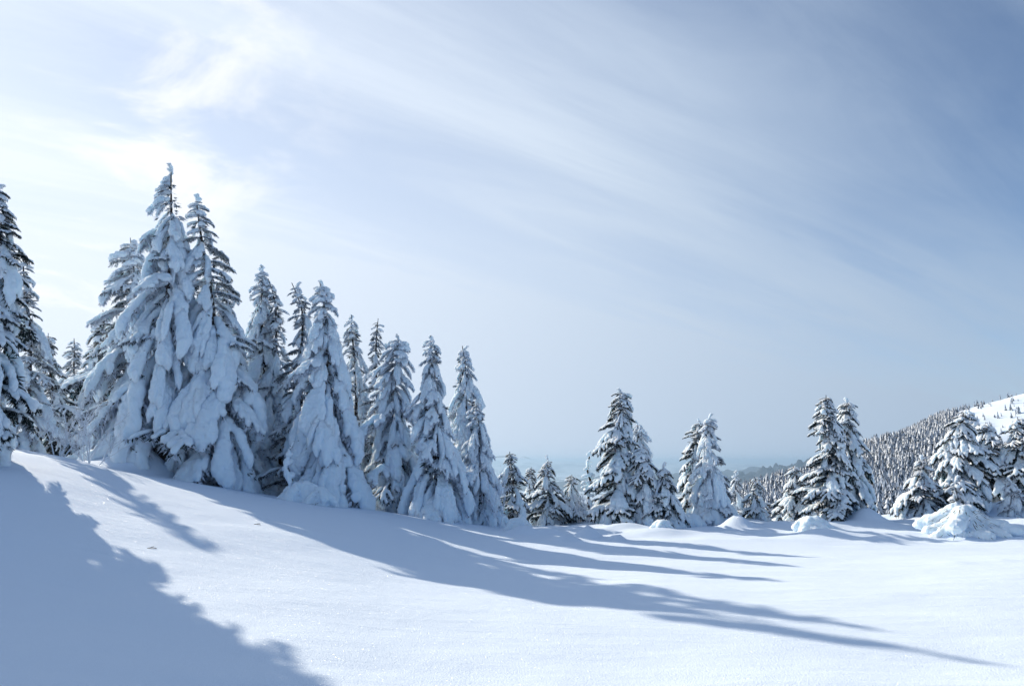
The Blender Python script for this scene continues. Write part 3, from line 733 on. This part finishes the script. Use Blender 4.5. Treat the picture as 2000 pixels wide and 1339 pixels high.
# the upper right shoulder is open snow with scattered small trees
openness = np.clip((hpx - 1830) / 70, 0, 1) * np.clip((872 + 0.10 * (hpx - 1850) - hpy) / 24, 0, 1)
keep = (hpx > 1330) & (hpx < 2120) & (hpy < 1060) & (rs.rand(n) < (1 - 0.88 * openness)) & ((bare > 0.34) | (openness < 0.5))
keep &= rs.rand(n) < np.clip((hy / 520) ** 0.0, 0, 1) * 0.95
hx, hy, hz, hpx, hpy, op = [a[keep] for a in (hx, hy, hz, hpx, hpy, openness)]
size = (5.0 + 8.5 * rs.rand(len(hx)) ** 1.3) * (1 - 0.35 * op); rot = rs.uniform(0, 6.28, len(hx)); wid = rs.uniform(0.85, 1.35, len(hx)); var = rs.randint(0, 5, len(hx))
seen = (hpx > 1440) & (hpx < 1995) & (hpy < 1000)
score = np.where(seen, size / hy + 0.02 * (op > 0.6), -1)
order = np.argsort(-score); single = order[:290]; rest = order[290:]
for i in single:
    o = bpy.data.objects.new('far_conifer', FAR_ME[var[i]]); C.objects.link(o)
    o.location = (hx[i], hy[i], hz[i] - 0.3); o.rotation_euler = (0, 0, rot[i]); o.scale = (size[i] * wid[i], size[i] * wid[i], size[i])
    if op[i] > 0.6: tag(o, 'small scattered conifer on the open snow of the far hill top', 'tree', 'scattered conifers on the hill top')
    else: tag(o, 'small snow-dusted conifer in the wood on the far hill', 'tree', 'conifers of the hillside wood')
AV, AF, AM = [], [], []; b = 0
for i in rest:
    V, F, MI = FAR[var[i]]; c, s = math.cos(rot[i]), math.sin(rot[i]); k = size[i] * wid[i]
    P = np.stack([(V[:, 0] * c - V[:, 1] * s) * k + hx[i], (V[:, 0] * s + V[:, 1] * c) * k + hy[i], V[:, 2] * size[i] + hz[i] - 0.3], 1)
    AV.append(P); AF.append(F + b); AM.append(MI); b += len(V)
AV = np.concatenate(AV); AF = np.concatenate(AF); AM = np.concatenate(AM)
me = bpy.data.meshes.new('hillside_forest'); nv, nf = len(AV), len(AF)
me.vertices.add(nv); me.vertices.foreach_set('co', AV.ravel()); me.loops.add(nf * 3); me.loops.foreach_set('vertex_index', AF.ravel().astype(np.int32))
me.polygons.add(nf); me.polygons.foreach_set('loop_start', np.arange(0, nf * 3, 3, dtype=np.int32)); me.polygons.foreach_set('loop_total', np.full(nf, 3, np.int32))
me.materials.append(M_FARSNOW); me.materials.append(M_FARDARK); me.polygons.foreach_set('material_index', AM.astype(np.int32)); me.update(); me.validate()
fo = bpy.data.objects.new('hillside_forest', me); C.objects.link(fo); tag(fo, 'dense snow-dusted conifer wood covering the far hillside', 'forest', kind='stuff')
print('far trees', len(hx), 'tris', nf)

# ------------------------------------------------------------------ haze in the valley air
def haze():
    x0, x1, y0, y1, z0, z1 = -61000, 61000, -61000, 61000, VALLEY - 140, 130.0
    V = [(x0, y0, z0), (x1, y0, z0), (x1, y1, z0), (x0, y1, z0), (x0, y0, z1), (x1, y0, z1), (x1, y1, z1), (x0, y1, z1)]
    F = [(0, 3, 2, 1), (4, 5, 6, 7), (0, 1, 5, 4), (1, 2, 6, 5), (2, 3, 7, 6), (3, 0, 4, 7)]
    m = bpy.data.materials.new('haze_air'); m.use_nodes = True; nt = m.node_tree; nt.nodes.clear()
    v = nt.nodes.new('ShaderNodeVolumePrincipled'); o = nt.nodes.new('ShaderNodeOutputMaterial'); nt.links.new(v.outputs[0], o.inputs['Volume'])
    v.inputs['Color'].default_value = (0.54, 0.77, 1.0, 1); v.inputs['Density'].default_value = 6.0e-5; v.inputs['Anisotropy'].default_value = 0.35
    h = mesh_obj('haze', V, F, m, smooth=False); tag(h, 'pale blue haze filling the valley air', 'haze', kind='stuff')
haze()
for t in TREES:
    p = to_px(t[1], t[2], gz(t[1], t[2])); print('%-60s base px %5.0f %5.0f  H %.1f' % (t[0]['label'][:60], p[0], p[1], t[3]))
